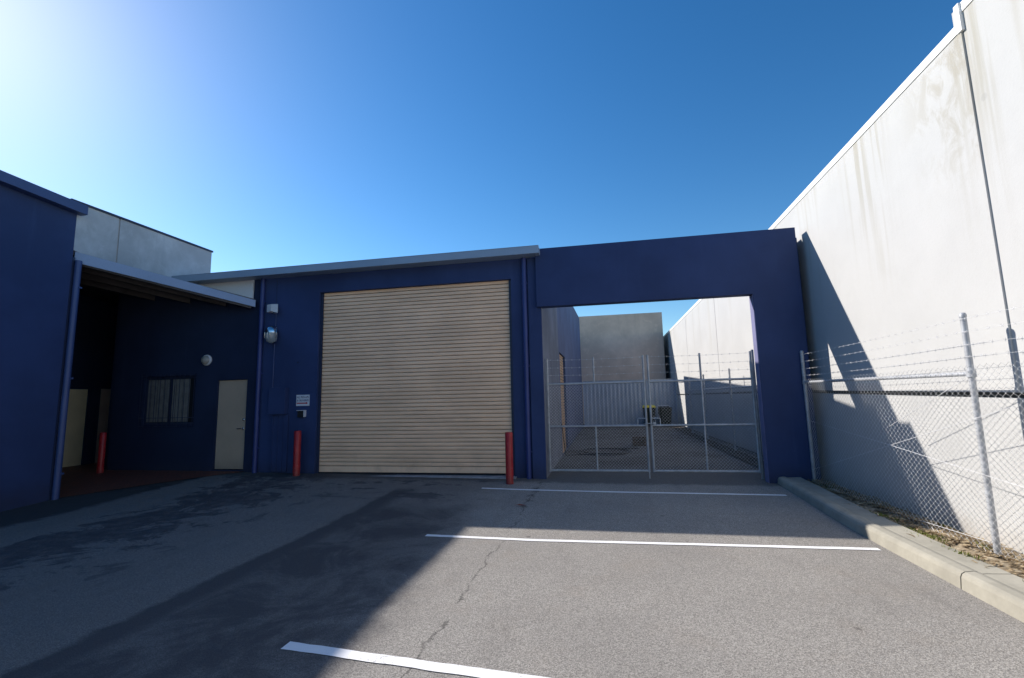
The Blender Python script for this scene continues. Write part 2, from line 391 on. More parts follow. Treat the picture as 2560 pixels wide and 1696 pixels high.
def gz(x, y):
    """height of the asphalt: flat by the viewer, rising gently to the buildings"""
    t = min(max(y-5.5, 0.0), 3.34)
    pts = [(-8.0, .050), (-5.9, .042), (-1.75, .028), (0, .022), (3, .020)]
    if x <= pts[0][0]: k = pts[0][1]
    elif x >= pts[-1][0]: k = pts[-1][1]
    else:
        for (a, ka), (b, kb) in zip(pts, pts[1:]):
            if a <= x <= b: k = ka + (kb-ka)*(x-a)/(b-a); break
    d = min(max((-7.9-x)/1.2, 0.0), 1.0)*.05*(1-t/3.34)
    return (k*t*t/(t+0.25) if t > 0 else 0.0) - d

# ------------------------------------------------------------------ ground
def grid(name, xs, ys, zf, mat):
    vs = [(x, y, zf(x, y)) for y in ys for x in xs]; nx = len(xs)
    fs = [(j*nx+i, j*nx+i+1, (j+1)*nx+i+1, (j+1)*nx+i) for j in range(len(ys)-1) for i in range(nx-1)]
    m = MB(); m.add(vs, fs, True); return m.build(name, mat, recalc=False)
def fr(a, b, s):
    n = max(1, round((b-a)/s)); return [a+(b-a)*i/n for i in range(n+1)]
xs = [-400, -100, -40, -20] + fr(-14, 4, 0.5) + [8, 20, 60, 150, 400]
ys = [-400, -100, -30, -10, 0] + fr(2, 9.5, 0.3) + [12, 16, 22, 30, 60, 150, 400]
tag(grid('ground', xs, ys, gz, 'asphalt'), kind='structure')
# carport paving
m = MB()
def sx_edge(y): return -9.42 + (y-6.60)*(1.90/2.24)
ysl = fr(6.60, 8.84, 0.3)
for a, b in zip(ysl, ysl[1:]):
    for x0, x1 in ((-13, -11), (-11, None)):
        xa = x1 if x1 else sx_edge(a); xb = x1 if x1 else sx_edge(b)
        m.quad((x0, a, gz(x0, a)+.014), (xa, a, gz(xa, a)+.014), (xb, b, gz(xb, b)+.014), (x0, b, gz(x0, b)+.014))
m.quad((-13, 8.84, .17), (-11.1, 8.84, .17), (-11.1, 12.2, .18), (-13, 12.2, .18))
tag(m.build('carport_floor', 'paving'), kind='structure')
# parking lines
def pline(pts, wdt):
    m = MB(); P = []
    n = 40
    for i in range(n+1):
        f = i/n*(len(pts)-1); k = min(int(f), len(pts)-2); q = f-k
        x = pts[k][0]*(1-q)+pts[k+1][0]*q; y = pts[k][1]*(1-q)+pts[k+1][1]*q
        j1 = random.uniform(-.004, .004); j2 = random.uniform(-.004, .004)
        P.append(((x, y-wdt/2+j1), (x, y+wdt/2+j2)))
    for (a, b), (c, d) in zip(P, P[1:]):
        m.quad((a[0], a[1], gz(*a)+.005), (c[0], c[1], gz(*c)+.005), (d[0], d[1], gz(*d)+.005), (b[0], b[1], gz(*b)+.005))
    return tag(m.build('parking_line', 'line'), kind='structure')
pline([(-2.11, 7.89), (-1.3, 7.84), (2.57, 7.80)], .075)
pline([(-2.11, 5.36), (-0.9, 5.32), (2.58, 5.42)], .075)
pline([(-2.10, 2.895), (1.0, 2.645)], .09)
# garden strip
m = MB()
for a, b in zip(fr(-6, 9.0, 0.25), fr(-6, 9.0, 0.25)[1:]):
    xx = [2.9, 3.05, 3.2, 3.35, 3.5, 3.62]
    for x0, x1 in zip(xx, xx[1:]):
        h = lambda x, y: .105 + .018*math.sin(x*23+y*3.1) + .012*math.sin(y*9+x*5) - .03*max(0, (x-3.35))*3
        m.add([(x0, a, h(x0, a)), (x1, a, h(x1, a)), (x1, b, h(x1, b)), (x0, b, h(x0, b))], [(0,1,2,3)], True)
tag(m.build('garden_strip', 'sand', recalc=False), kind='structure')
m = MB()
for a, b in zip(fr(9.4, 25, 0.6), fr(9.4, 25, 0.6)[1:]):
    m.quad((2.95, a, .085), (3.6, a, .12), (3.6, b, .12), (2.95, b, .085))
tag(m.build('alley_verge', 'soil', recalc=False), kind='structure')
# kerb (profile swept along Y)
def kerb(x0, y0, y1, name, wd=.36):
    prof = [(0, -.05), (.012, .09), (.022, .115), (.045, .130), (.10, .137), (.13, .133), (.165, .120), (.19, .122), (wd, .128), (wd, -.05)]
    m = MB(); n = len(prof)
    ys_ = fr(y0, y1, .5)
    off = lambda y: x0 + (0.10*max(0, y-6.4)/2.5 if x0 < 2.9 else 0)
    vs = [(off(y)+px, y, pz+gz(2.6, y)*.6) for y in ys_ for px, pz in prof]
    fs = [(j*n+i, j*n+i+1, (j+1)*n+i+1, (j+1)*n+i) for j in range(len(ys_)-1) for i in range(n-1)]
    m.add(vs, fs); m.add(vs[:n], [tuple(range(n))]); m.add(vs[-n:], [tuple(range(n))])
    return tag(m.build(name, 'conc_kerb'), kind='structure')
kerb(2.655, 4.467, 8.93, 'kerb'); kerb(2.655, -6, 4.455, 'kerb');

# ------------------------------------------------------------------ wall with holes (front faces -Y or +X)
def holed(m, u0, u1, z0, z1, holes, P, depth, topf=None):
    us = sorted({u0, u1} | {h[0] for h in holes} | {h[1] for h in holes})
    zs = sorted({z0, z1} | {h[2] for h in holes} | {h[3] for h in holes})
    for a, b in zip(us, us[1:]):
        for c, d in zip(zs, zs[1:]):
            um, zm = (a+b)/2, (c+d)/2
            if any(h[0] < um < h[1] and h[2] < zm < h[3] for h in holes): continue
            m.quad(P(a, 0, c), P(b, 0, c), P(b, 0, d), P(a, 0, d))
    for h in holes:
        a, b, c, d = h[:4]
        m.quad(P(a, 0, c), P(a, depth, c), P(a, depth, d), P(a, 0, d))
        m.quad(P(b, 0, c), P(b, depth, c), P(b, depth, d), P(b, 0, d))
        m.quad(P(a, 0, d), P(a, depth, d), P(b, depth, d), P(b, 0, d))
        m.quad(P(a, 0, c), P(a, depth, c), P(b, depth, c), P(b, 0, c))

def roller(name, u0, u1, z0, z1, P, mat, parent, pitch=.0775, bar=.14):
    """slatted curtain: bowed slats with a narrow groove between them"""
    m = MB(); prof = []
    z = z0+bar
    prof += [(z0, .0), (z0, -.018), (z0+bar-.012, -.018), (z0+bar-.004, 0.004)]
    while z < z1:
        for k, dpt in ((.03, .020), (.08, -.011), (.25, -.0145), (.55, -.0155), (.80, -.0135), (.88, -.010), (.91, .020), (1.0, .022)):
            if z+k*pitch <= z1: prof.append((z+k*pitch, dpt))
        z += pitch
    n = 14; us_ = [u0+(u1-u0)*i/n for i in range(n+1)]
    vs = [P(u, d, zz) for u in us_ for zz, d in prof]; q = len(prof)
    m.add(vs, [(i*q+k, (i+1)*q+k, (i+1)*q+k+1, i*q+k+1) for i in range(n) for k in range(q-1)])
    return m.build(name, mat, parent)

# ================================================================== GARAGE BUILDING
FY = 8.84
G = thing('warehouse', 'low dark blue warehouse with a wide cream roller door and grey gutter', 'building', (-5, FY, 0))
XL, XR = -11.1, -1.12
SL = .0555
def roofz(y): return 4.32 + SL*(y-FY)
def side_top(y):
    if y < 10.3: return 4.47 + .23*(y-9)/1.3
    return 4.70 + .0695*(y-10.3)
PF = lambda u, d, z: (u, FY+d, z)
holes = [(-5.90, -1.715, .10, 3.91), (-8.325, -7.572, .185, 2.105), (-10.25, -8.89, 1.15, 2.22)]
m = MB(); holed(m, XL, -7.27, 0.0, 4.36, holes[1:], PF, .16); tag(m.build('front_wall', 'shaded_blue', G), 'blue wall inside the carport recess, its colour darkened for the shade')
m = MB(); holed(m, -7.27, XR, 0.0, 4.36, holes[:1], PF, .16)
m.quad((XL, FY+.2, 0), (XL, FY+.2, 4.3), (XL, 24.4, 4.3), (XL, 24.4, 0)); m.quad((XL, FY, 0), (XL, FY+.2, 0), (XL, FY+.2, 4.3), (XL, FY, 4.3))
m.quad((XL, 24.4, 0), (XR-.1, 24.4, 0), (XR-.1, 24.4, 5.2), (XL, 24.4, 5.2))
front = m.build('front_wall', 'blue', G)
# pilaster carrying the beam end
MB().box(-1.37, XR, 8.78, FY-.002, 0, 4.27).build('pilaster', 'blue', G, .004)
# side wall with its small roller door; weathered near half, painted far half
PS = lambda u, d, z: (XR-d, u, z)
m = MB()
def sidewall(m, y0, y1, holes):
    holed(m, y0, y1, 0, 4.3, holes, PS, .22)
    m.quad((XR, y0, 4.3), (XR, y1, 4.3), (XR, y1, side_top(y1)), (XR, y0, side_top(y0)))
    m.quad((XR, y0, side_top(y0)), (XR, y1, side_top(y1)), (XR-.16, y1, side_top(y1)), (XR-.16, y0, side_top(y0)))
    m.quad((XR-.16, y0, 4.0), (XR-.16, y1, 4.0), (XR-.16, y1, side_top(y1)), (XR-.16, y0, side_top(y0)))
sidewall(m, 9.0, 10.3, []); sidewall(m, 10.3, 12.05, [])
m.quad((XR, 8.84, 0), (XR, 9.0, 0), (XR, 9.0, 4.3), (XR, 8.84, 4.3))
m.quad((XR, 9.0, 4.27), (XR-.16, 9.0, 4.27), (XR-.16, 9.0, side_top(9.0)), (XR, 9.0, side_top(9.0)))
m.build('side_wall', 'side_conc', G)
m = MB(); sidewall(m, 12.05, 24.4, [(12.25, 14.0, .12, 2.75)])
m.quad((XR, 24.4, 0), (XR-.16, 24.4, 0), (XR-.16, 24.4, side_top(24.4)), (XR, 24.4, side_top(24.4)))
tag(m.build('side_wall', 'side_blue', G), 'faded blue painted far half of the side wall')
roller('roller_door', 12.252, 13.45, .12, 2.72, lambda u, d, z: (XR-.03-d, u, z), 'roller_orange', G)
m = MB()
m.quad((XL, FY-.02, 4.30), (XR-.17, FY-.02, 4.30), (XR-.17, 24.4, roofz(24.4)), (XL, 24.4, roofz(24.4)))
m.build('roof', 'fascia', G)
# long gutter fascia
m = MB(); m.box(-9.36, -1.10, 8.50, 8.53, 4.285, 4.425).box(-9.36, -1.10, 8.532, 8.80, 4.292, 4.308).box(-1.13, -1.10, 8.532, 8.80, 4.31, 4.42).box(-9.36, -9.33, 8.532, 8.80, 4.31, 4.42)
m.box(-9.36, -1.10, 8.495, 8.515, 4.427, 4.437)
m.build('gutter', 'fascia', G, .004)
MB().prism_y([(-7.51, 3.80), (-7.51, 4.30), (-9.34, 4.30), (-9.34, 4.12)], 8.80, 8.832).build('gable_panel', 'white_panel', G)
# roller door and frame
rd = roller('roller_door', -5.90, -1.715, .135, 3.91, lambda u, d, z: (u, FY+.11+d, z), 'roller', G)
MB().box(-5.898, -5.845, FY+.055, FY+.085, .11, 3.9).build('door_guide', 'dark_cap', rd)
MB().box(-1.77, -1.717, FY+.055, FY+.085, .11, 3.9).build('door_guide', 'dark_cap', rd)
MB().box(-5.89, -1.725, FY+.06, FY+.10, .122, .150).build('bottom_rubber', 'dark', rd)
MB().box(-5.95, -1.68, FY-.14, FY+.2, -.05, .112).build('door_sill', 'sill', G, .01)
# personnel door
d = MB().box(-8.315, -7.582, FY+.045, FY+.085, .20, 2.095).build('personnel_door', 'door', G, .003)
MB().box(-8.324, -8.316, FY+.03, FY+.12, .19, 2.10).box(-7.581, -7.573, FY+.03, FY+.12, .19, 2.10).box(-8.314, -7.583, FY+.03, FY+.12, 2.096, 2.104).build('door_frame', 'dark_cap', d)
h = MB().lathe([(.026, 0), (.026, .012), (.012, .014), (.012, .05)], (-7.655, FY+.045, 1.05), 'Y', 16)
h.tube([(-7.655, FY, 1.05), (-7.77, FY-.005, 1.05)], .009, 8).build('door_handle', 'chrome', d)
MB().lathe([(.028, 0), (.026, .014), (.008, .018), (0, .02)], (-7.65, FY+.045, 1.24), 'Y', 16).build('deadlock', 'chrome', d)
# window with grille and blinds
wd = MB()
wd.box(-10.25, -8.89, FY+.06, FY+.10, 1.15, 1.20).box(-10.25, -8.89, FY+.06, FY+.10, 2.17, 2.22)
for x in (-10.25, -9.60, -8.94): wd.box(x, x+.05, FY+.06, FY+.10, 1.20, 2.17)
wd = wd.build('window', 'dark_cap', G)
MB().box(-10.2, -8.94, FY+.075, FY+.08, 1.2, 2.17).build('pane', 'pane', wd)
m = MB()
for x0, x1 in ((-10.20, -9.61), (-9.54, -9.08)):
    n = round((x1-x0)/.088)
    for i in range(n): m.box(x0+i*(x1-x0)/n, x0+(i+1)*(x1-x0)/n-.008, FY+.061+.004*(i % 2), FY+.066+.004*(i % 2), 1.21, 2.16)
m.build('blind', 'blind', wd)
m = MB()
for i in range(12): m.box(-10.28+i*.128, -10.272+i*.128, FY-.05, FY-.042, 1.10, 2.28)
for z in (1.12, 1.30, 2.24): m.box(-10.30, -8.84, FY-.0415, FY-.034, z, z+.012)
m.build('security_grille', 'dark_cap', wd)
# downpipes
def downpipe(x, y, z0, z1, parent, mat='blue_trim', r=.047):
    m = MB().tube([(x, y, z0), (x, y, z1)], r, 16)
    for z in (z0+.5, (z0+z1)/2, z1-.5): m.box(x-r-.012, x+r+.012, y-.004, y+.055, z-.015, z+.015)
    return m.build('downpipe', mat, parent)
downpipe(-7.25, 8.785, .14, 4.29, G); downpipe(-1.44, 8.785, .06, 4.29, G, 'blue_trim')
MB().tube([(-6.925, 8.828, 3.50), (-6.925, 8.828, 3.23)], .008, 6).tube([(-6.935, 8.828, 2.85), (-6.935, 8.828, 1.9)], .011, 6).build('conduit', 'blue_light', G)
MB().box(-6.945, -6.935, 8.8365, 8.8395, 1.905, 4.28).build('panel_joint', 'dark_cap', G)
m = MB().box(-6.94, -6.55, 8.72, 8.838, 1.34, 1.90)
mb_ = tag(m.build('meter_box', 'blue', None, .006), 'blue painted meter box on the wall left of the sign', 'meter box')
m = MB().box(-6.89, -6.52, 8.80, 8.838, .17, 1.335)
for x in (-6.88, -6.76, -6.64): m.box(x, x+.02, 8.785, 8.7995, .18, 1.32)
tag(m.build('cable_cover', 'blue'), 'tall blue ribbed cable cover below the meter box', 'cable cover')

# ================================================================== GATEWAY WALL
A0, A1 = 8.70, 8.90
GW = thing('gateway_wall', 'dark blue rendered frame wall over the driveway gates', 'gateway wall', (1, A0, 0))
MB().prism_y([(-1.20, 3.285), (2.635, 3.285), (2.635, 0), (3.41, 0), (3.41, 4.43), (-1.20, 4.43)], A0, A1).build('portal', 'blue', GW, .006)
MB().box(3.30, 3.50, A1+.001, 9.38, 0, 4.30).build('return_wall', 'blue', GW)
MB().box(2.628, 2.634, A0+.012, A1, 0.05, 3.28).build('reveal_panel', 'reveal', GW)

# ================================================================== WHITE NEIGHBOUR WALL
WX = 3.56
NW = thing('neighbouring_warehouse', 'tall white precast concrete warehouse wall with stained joints and white capping', 'building', (WX, 5, 0))
def grv(y): return 1.455 + .025*(y-4.86)*(1 if y < 9 else .0) + (.1 if y >= 9 else 0)
def wtop(y):
    if y < 4.9: return 5.27
    if y < 10.3: return 5.09 - .11*(y-4.9)/5.4
    return 4.98 + .03*min(1, (y-10.3)/7)
joints = [-8, -0.45, 4.9, 10.25, 15.6, 20.95, 31]
J = .017
for a, b in zip(joints, joints[1:]):
    wx = WX if a >= 4.5 else WX+.018          # the taller near bays stand a little further back
    y0, y1 = a+J, b-J
    if b == 4.9: y1 = 5.0
    if a == 4.9: y0 = 4.9
    t0, t1 = (wtop(a+.001) , wtop(b-.001))
    g0, g1 = grv(a+.001), grv(b-.001)
    m = MB()
    def slab(z0a, z0b, z1a, z1b):
        m.hexa([(wx, y0, z0a), (WX+.19, y0, z0a), (WX+.19, y1, z0b), (wx, y1, z0b)], [(wx, y0, z1a), (WX+.19, y0, z1a), (WX+.19, y1, z1b), (wx, y1, z1b)])
    slab(-.2, -.2, g0, g1)
    slab(g0+.052, g1+.052, t0, t1)
    m.build('wall_panel', 'white_conc', NW)
    MB().box(wx+.085, WX+.186, y0+.001, y1-.001, g0-.1, g1+.2).build('groove_backing', 'groove', NW)
    if b != 4.9:
        MB().box(wx+.008, WX+.18, b-J+.0005, b+J-.0005, -.1, min(t1, wtop(b+.001))-.02).build('joint_sealant', 'sealant', NW)
    m = MB()
    hc = .09; yb = b if b != 4.9 else 4.93; cx0 = wx-.010
    m.hexa([(cx0, a, t0-hc), (WX+.22, a, t0-hc), (WX+.22, yb, t1-hc), (cx0, yb, t1-hc)], [(cx0, a, t0+.004), (WX+.22, a, t0+.004), (WX+.22, yb, t1+.004), (cx0, yb, t1+.004)])
    m.build('capping', 'white_metal', NW)
MB().box(WX-.013, WX+.224, 4.87, 4.935, 4.99, 5.28).build('capping', 'white_metal', NW, .004)
# body behind the wall panels
MB().box(WX+.20, WX+12, -8, 31, 0, 4.7).build('building_body', 'white_conc', NW)

# ================================================================== FAR GREY BUILDING, CORRUGATED FENCE
FB = thing('far_warehouse', 'plain mottled grey concrete warehouse closing the far end of the alley', 'building', (1, 26.5, 0))
m = MB().box(-6, 3.30, 26.5, 26.7, 0, 6.12); m.build('concrete_wall', 'grey_conc', FB)
MB().box(-6, 3.28, 26.72, 45, 0, 5.9).build('building_body', 'grey_conc', FB)
CF = thing('sheet_metal_fence', 'pale blue grey corrugated metal fence across the end of the alley', 'fence', (1, 25, 0))
m = MB(); x = -1.1; top = []
n = 0
pts = []
while x < 3.42:
    pts += [(x, 25.0), (x+.03, 25.035), (x+.115, 25.05), (x+.135, 24.99), (x+.20, 24.985)]
    x += .205
m.add([(px, py, z) for z in (.1, 2.36) for px, py in pts], [(i, i+1, len(pts)+i+1, len(pts)+i) for i in range(len(pts)-1)])
m.build('sheet', 'corrugated', CF, recalc=False)
MB().box(-1.1, 3.42, 24.95, 24.982, 2.34, 2.40).build('top_rail', 'galv', CF)
MB().box(-1.1, 3.42, 24.96, 25.06, 0.0, .098).build('plinth', 'sill', CF)

# ================================================================== LEFT BLUE BUILDING
LX = -9.40
LB = thing('workshop', 'dark blue building at the left edge with a sloping gutter', 'building', (LX, 3, 0))
def lz(y): return 5.27 + .05*(6.6-y)
m = MB(); m.hexa([(LX-10, -9, -.2), (LX, -9, -.2), (LX, 6.56, -.2), (LX-10, 6.56, -.2)], [(LX-10, -9, lz(-9)-.12), (LX, -9, lz(-9)-.12), (LX, 6.56, lz(6.6)-.12), (LX-10, 6.56, lz(6.6)-.12)])
m.build('wall', 'blue', LB)
m = MB(); m.hexa([(LX, -9, lz(-9)-.17), (LX+.17, -9, lz(-9)-.17), (LX+.17, 6.62, lz(6.6)-.17), (LX, 6.62, lz(6.6)-.17)], [(LX, -9, lz(-9)), (LX+.17, -9, lz(-9)), (LX+.17, 6.62, lz(6.6)), (LX, 6.62, lz(6.6))])
m.build('gutter', 'blue_light', LB, .005)
m = MB(); m.hexa([(LX-10, -9, lz(-9)-.02), (LX-.001, -9, lz(-9)-.02), (LX-.001, 6.6, lz(6.6)-.02), (LX-10, 6.6, lz(6.6)-.02)], [(LX-10, -9, lz(-9)+.02), (LX-.001, -9, lz(-9)+.02), (LX-.001, 6.6, lz(6.6)+.02), (LX-10, 6.6, lz(6.6)+.02)])
m.build('roof', 'fascia', LB)
MB().box(LX-.05, LX+.004, 6.562, 6.60, -.1, 4.3).build('corner_post', 'dark_cap', LB)
downpipe(LX+.055, 6.625, -.06, 4.24, LB, 'blue_light', .05)

# ================================================================== CARPORT
CP = thing('carport', 'flat carport roof with blue grey fascia over the dark recess', 'carport', (-9, 7.5, 3.8))
F0, F1 = Vector((-9.43, 6.61)), Vector((-7.38, 8.74))
dirv = (F1-F0).normalized(); nrm = Vector((-dirv.y, dirv.x))   # points inward (back-left)
def fz(q): return 4.22 + (3.665-4.22)*q
m = MB()
def P2(q, off, z): 
    p = F0.lerp(F1, q) + nrm*off; return (p.x, p.y, z)
m.hexa([P2(0, 0, fz(0)), P2(1, 0, fz(1)), P2(1, .03, fz(1)), P2(0, .03, fz(0))], [P2(0, 0, fz(0)+.20), P2(1, 0, fz(1)+.15), P2(1, .03, fz(1)+.15), P2(0, .03, fz(0)+.20)])
m.build('fascia', 'fascia_carport', CP)
# lower trim under fascia
m = MB(); m.hexa([P2(.01, .045, fz(0)-.03), P2(.975, .045, fz(1)-.03), P2(.975, .12, fz(1)-.03), P2(.01, .12, fz(0)-.03)], [P2(.01, .045, fz(0)+.02), P2(.975, .045, fz(1)+.02), P2(.975, .12, fz(1)+.02), P2(.01, .12, fz(0)+.02)])
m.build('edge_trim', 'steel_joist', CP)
# roof sheet: plane falling to the garage
def rz(x, y):
    q = ((Vector((x, y))-F0).dot(dirv))/(F1-F0).length
    return fz(q)+.13
pl = [(F0.x+nrm.x*.032, F0.y+nrm.y*.032), (F1.x+nrm.x*.032, F1.y+nrm.y*.032), (-7.5, 8.78), (-11.1, 8.82), (-11.1, 12.3), (-13.2, 12.3), (-13.2, 6.50), (-9.45, 6.50)]
m = MB(); k = len(pl)
vs = [(x, y, rz(x, y)) for x, y in pl] + [(x, y, rz(x, y)+.05) for x, y in pl]
m.add(vs, [tuple(range(k)), tuple(range(k, 2*k))] + [(i, (i+1) % k, k+(i+1) % k, k+i) for i in range(k)])
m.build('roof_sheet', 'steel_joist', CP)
for off, q0, q1 in ((.62, -.0, 0.86), (1.30, -.1, .62), (2.0, -.2, .40)):
    a = F0 + dirv*(F1-F0).length*q0 + nrm*off; b = F0 + dirv*(F1-F0).length*q1 + nrm*off
    b = a + dirv*((8.80-a.y)/dirv.y); a = a + dirv*((6.60-a.y)/dirv.y)
    za, zb = rz(a.x, a.y)-.005, rz(b.x, b.y)-.005; hw = nrm*.035
    m = MB(); m.hexa([(a.x-hw.x, a.y-hw.y, za-.15), (b.x-hw.x, b.y-hw.y, zb-.15), (b.x+hw.x, b.y+hw.y, zb-.15), (a.x+hw.x, a.y+hw.y, za-.15)],
                     [(a.x-hw.x, a.y-hw.y, za), (b.x-hw.x, b.y-hw.y, zb), (b.x+hw.x, b.y+hw.y, zb), (a.x+hw.x, a.y+hw.y, za)])
    m.build('joist', 'steel_joist', CP)
# boundary wall and sheets in the recess
BW = thing('recess_wall', 'wall closing the back left of the carport recess, its blue darkened for shade', 'wall', (-13, 9, 0))
MB().box(-13.2, -13.0, 6.3, 12.4, 0, 4.95).box(-12.99, -11.0, 12.3, 12.5, 0, 4.9).box(-11.25, -11.11, 8.90, 12.29, 0, 4.3).build('wall', 'shaded_blue', BW)
tag(MB().box(-12.82, -12.78, 7.2, 9.55, .12, 2.03).build('metal_sheet', 'beige', None, .003), 'olive beige metal sheet at the left of the carport recess', 'metal sheet', 'metal sheets in the recess')
tag(MB().box(-12.82, -12.78, 9.86, 11.2, .14, 2.05).build('metal_sheet', 'beige_dull', None, .003), 'dim brown metal sheet behind the far left bollard', 'metal sheet', 'metal sheets in the recess')
tag(MB().box(-12.84, -12.76, 9.56, 9.85, .1, 2.06).build('fence_post', 'dark_cap'), 'dark post between the two metal panels in the recess', 'post')

# grey parapet wall above the carport
GP = thing('parapet_wall', 'weathered pale grey concrete wall with dark capping rising behind the carport roof', 'wall', (-9.45, 8, 4))
def rzw(y): return rz(-9.45, y)+.052
a, b = 6.38, 8.02
b = 9.60
m = MB()
for y0, y1 in ((6.45, 7.33), (7.36, 9.60)):
    z0, z1 = rz(-9.62, y0)+.055, rz(-9.62, y1)+.055
    m.hexa([(-9.62, y0, z0), (-9.42, y0, z0), (-9.42, y1, z1), (-9.62, y1, z1)], [(-9.62, y0, 5.33), (-9.42, y0, 5.33), (-9.42, y1, 5.33), (-9.62, y1, 5.33)])
m.build('wall_panel', 'pale_conc', GP)
MB().box(-9.60, -9.435, 7.331, 7.359, 4.37, 5.32).build('joint_sealant', 'sealant', GP)
MB().box(-9.64, -9.395, 6.45, 9.62, 5.332, 5.372).build('capping', 'dark_cap', GP)

# ================================================================== BOLLARDS
def bollard(x, y, z, lab, h=.93, r=.068):
    m = MB().lathe([(r, 0), (r, h-.012), (r-.006, h-.002), (r-.012, h), (0.0001, h+.002)], (x, y, z-.02), 'Z', 28)
    o = m.build('bollard', 'red')
    return tag(o, lab, 'bollard', 'red steel bollards by the doors')
bollard(-6.15, 8.62, .10, 'red bollard left of the cream roller door')
bollard(-1.71, 8.30, .055, 'red bollard right of the cream roller door')
bollard(-10.92, 8.56, .16, 'dim red bollard inside the carport recess', .88, .062)

# ================================================================== WALL FITTINGS
o = thing('sensor_box', 'white box sensor mounted high on the blue wall above the round lamp', 'sensor', (-6.93, 8.8, 3.6))
m = MB(); m.hexa([(-7.06, 8.70, 3.52), (-6.93, 8.66, 3.535), (-6.79, 8.70, 3.49), (-6.93, 8.84, 3.5)], [(-7.06, 8.70, 3.685), (-6.93, 8.66, 3.685), (-6.79, 8.70, 3.685), (-6.93, 8.84, 3.685)])
m.build('housing', 'speaker', o, .004)
MB().lathe([(.02, 0), (.018, -.02), (.0001, -.03)], (-6.94, 8.73, 3.52), 'Z', 12).build('lens', 'chrome', o)
# caged bulkhead lamp
o = thing('bulkhead_lamp', 'clear jar shaped floodlamp with metal reflector below the white box', 'lamp', (-6.93, 8.8, 3.05))
c = (-6.93, 8.71, 3.04)
MB().lathe([(.03, -.19), (.085, -.165), (.115, -.10), (.122, -.02), (.122, .02)], c, 'Z', 28).build('lower_shell', 'glass', o)
MB().lathe([(.122, .024), (.122, .07), (.108, .12), (.07, .165), (.03, .175), (.0001, .176)], c, 'Z', 28).build('hood', 'chrome', o)
m = MB().box(-6.985, -6.875, 8.66, 8.70, 2.98, 3.09); m.build('reflector', 'chrome', o)
m = MB()
for x in (-6.995, -6.93, -6.865): m.tube([(x, 8.59, 3.07), (x, 8.585, 3.0), (x, 8.6, 2.94)], .005, 6)
m.tube([(-6.815, 8.68, 3.14), (-6.79, 8.68, 3.14), (-6.79, 8.68, 2.95), (-6.815, 8.68, 2.95)], .007, 6)
m.build('cage', 'chrome', o)
MB().box(-6.96, -6.90, 8.79, 8.838, 2.9, 3.2).build('bracket', 'galv', o)
# round wall light
o = thing('round_wall_light', 'round opal wall light on the dark wall beside the cream door', 'lamp', (-8.62, FY, 2.55))
MB().lathe([(.115, 0), (.122, .02), (.115, .045), (.10, .05)], (-8.61, FY-.001, 2.555), 'Y', 32).build('rim', 'speaker', o)
MB().lathe([(.10, .046), (.088, .085), (.05, .11), (.0001, .118)], (-8.61, FY-.001, 2.555), 'Y', 32).build('diffuser', 'opal', o)
# sign
def text(body, x, z, size, y, parent, mat, width):
    cu = bpy.data.curves.new('txt', 'FONT'); cu.body = body; cu.size = size; cu.align_x = 'LEFT'; cu.extrude = .0006; cu.offset = .0006
    ob = bpy.data.objects.new('tmp', cu); COL.objects.link(ob)
    dg = bpy.context.evaluated_depsgraph_get(); me = bpy.data.meshes.new_from_object(ob.evaluated_get(dg))
    bpy.data.objects.remove(ob)
    w0 = max(v.co.x for v in me.vertices); k = width/w0
    for v in me.vertices: v.co = Vector((x+v.co.x*k, y-v.co.z, z+v.co.y))
    me.materials.append(M[mat]); o2 = bpy.data.objects.new('lettering', me); COL.objects.link(o2)
    o2.parent = parent; o2.matrix_parent_inverse = Matrix.Translation(-parent.location)
    return o2
o = thing('direction_sign', 'small white sign with dark lettering and a red arrow pointing to the roller door', 'sign', (-6.2, FY, 1.6))
MB().box(-6.36, -6.055, 8.828, 8.8385, 1.505, 1.735).build('sign_board', 'sign', o, .002)
text('ALL PICK-UPS', -6.345, 1.665, .062, 8.826, o, 'ink', .275)
text('& DELIVERIES', -6.345, 1.60, .055, 8.826, o, 'ink', .275)
m = MB(); m.prism_y([(-6.345, 1.551), (-6.13, 1.551), (-6.13, 1.538), (-6.085, 1.562), (-6.13, 1.586), (-6.13, 1.573), (-6.345, 1.573)], 8.8255, 8.8275)
m.build('arrow', 'red_ink', o)
# intercom
o = thing('intercom', 'black keypad with a pale metal hood under the small sign', 'intercom', (-6.2, FY, 1.35))
MB().box(-6.30, -6.145, 8.79, 8.838, 1.27, 1.405).build('panel', 'black', o, .004)
MB().box(-6.305, -6.125, 8.77, 8.838, 1.407, 1.418).box(-6.143, -6.125, 8.77, 8.838, 1.28, 1.406).build('hood', 'speaker', o)
tag(MB().tube([(-6.34, 8.80, 2.42), (-6.33, 8.83, 2.43)], .012, 8).build('wall_stud', 'chrome'), 'tiny bright metal stud on the blue wall above the sign', 'stud')

# ================================================================== CHAIN LINK
def chainlink(P, s0, s1, z0, z1, p, r, pz=None):
    """woven zigzag wires; P(s, depth, z) maps to world"""
    m = MB(); h = p/2; hz = (pz or p)/2
    n = int((s1-s0)/h); K = int((z1-z0)/hz)
    for i in range(n):
        rows = []
        for k in range(K+1):
            side = (k+i) % 2
            s = s0+(i+side)*h + (h*.10 if side else -h*.10)
            dp = (r*1.3 if k % 2 else -r*1.3)
            rows.append((s, dp, z0+k*hz))
        vs = []; 
        for s, dp, z in rows:
            q = Vector(P(s, dp, z)); a = Vector(P(s+r*1.15, dp, z))-q; b = Vector(P(s, dp+r*1.15, z))-q
            vs += [q+a, q-a*.5+b*.87, q-a*.5-b*.87]
        fs = [(k*3+j, k*3+(j+1) % 3, k*3+3+(j+1) % 3, k*3+3+j) for k in range(K) for j in range(3)]
        m.add(vs, fs, True)
    return m
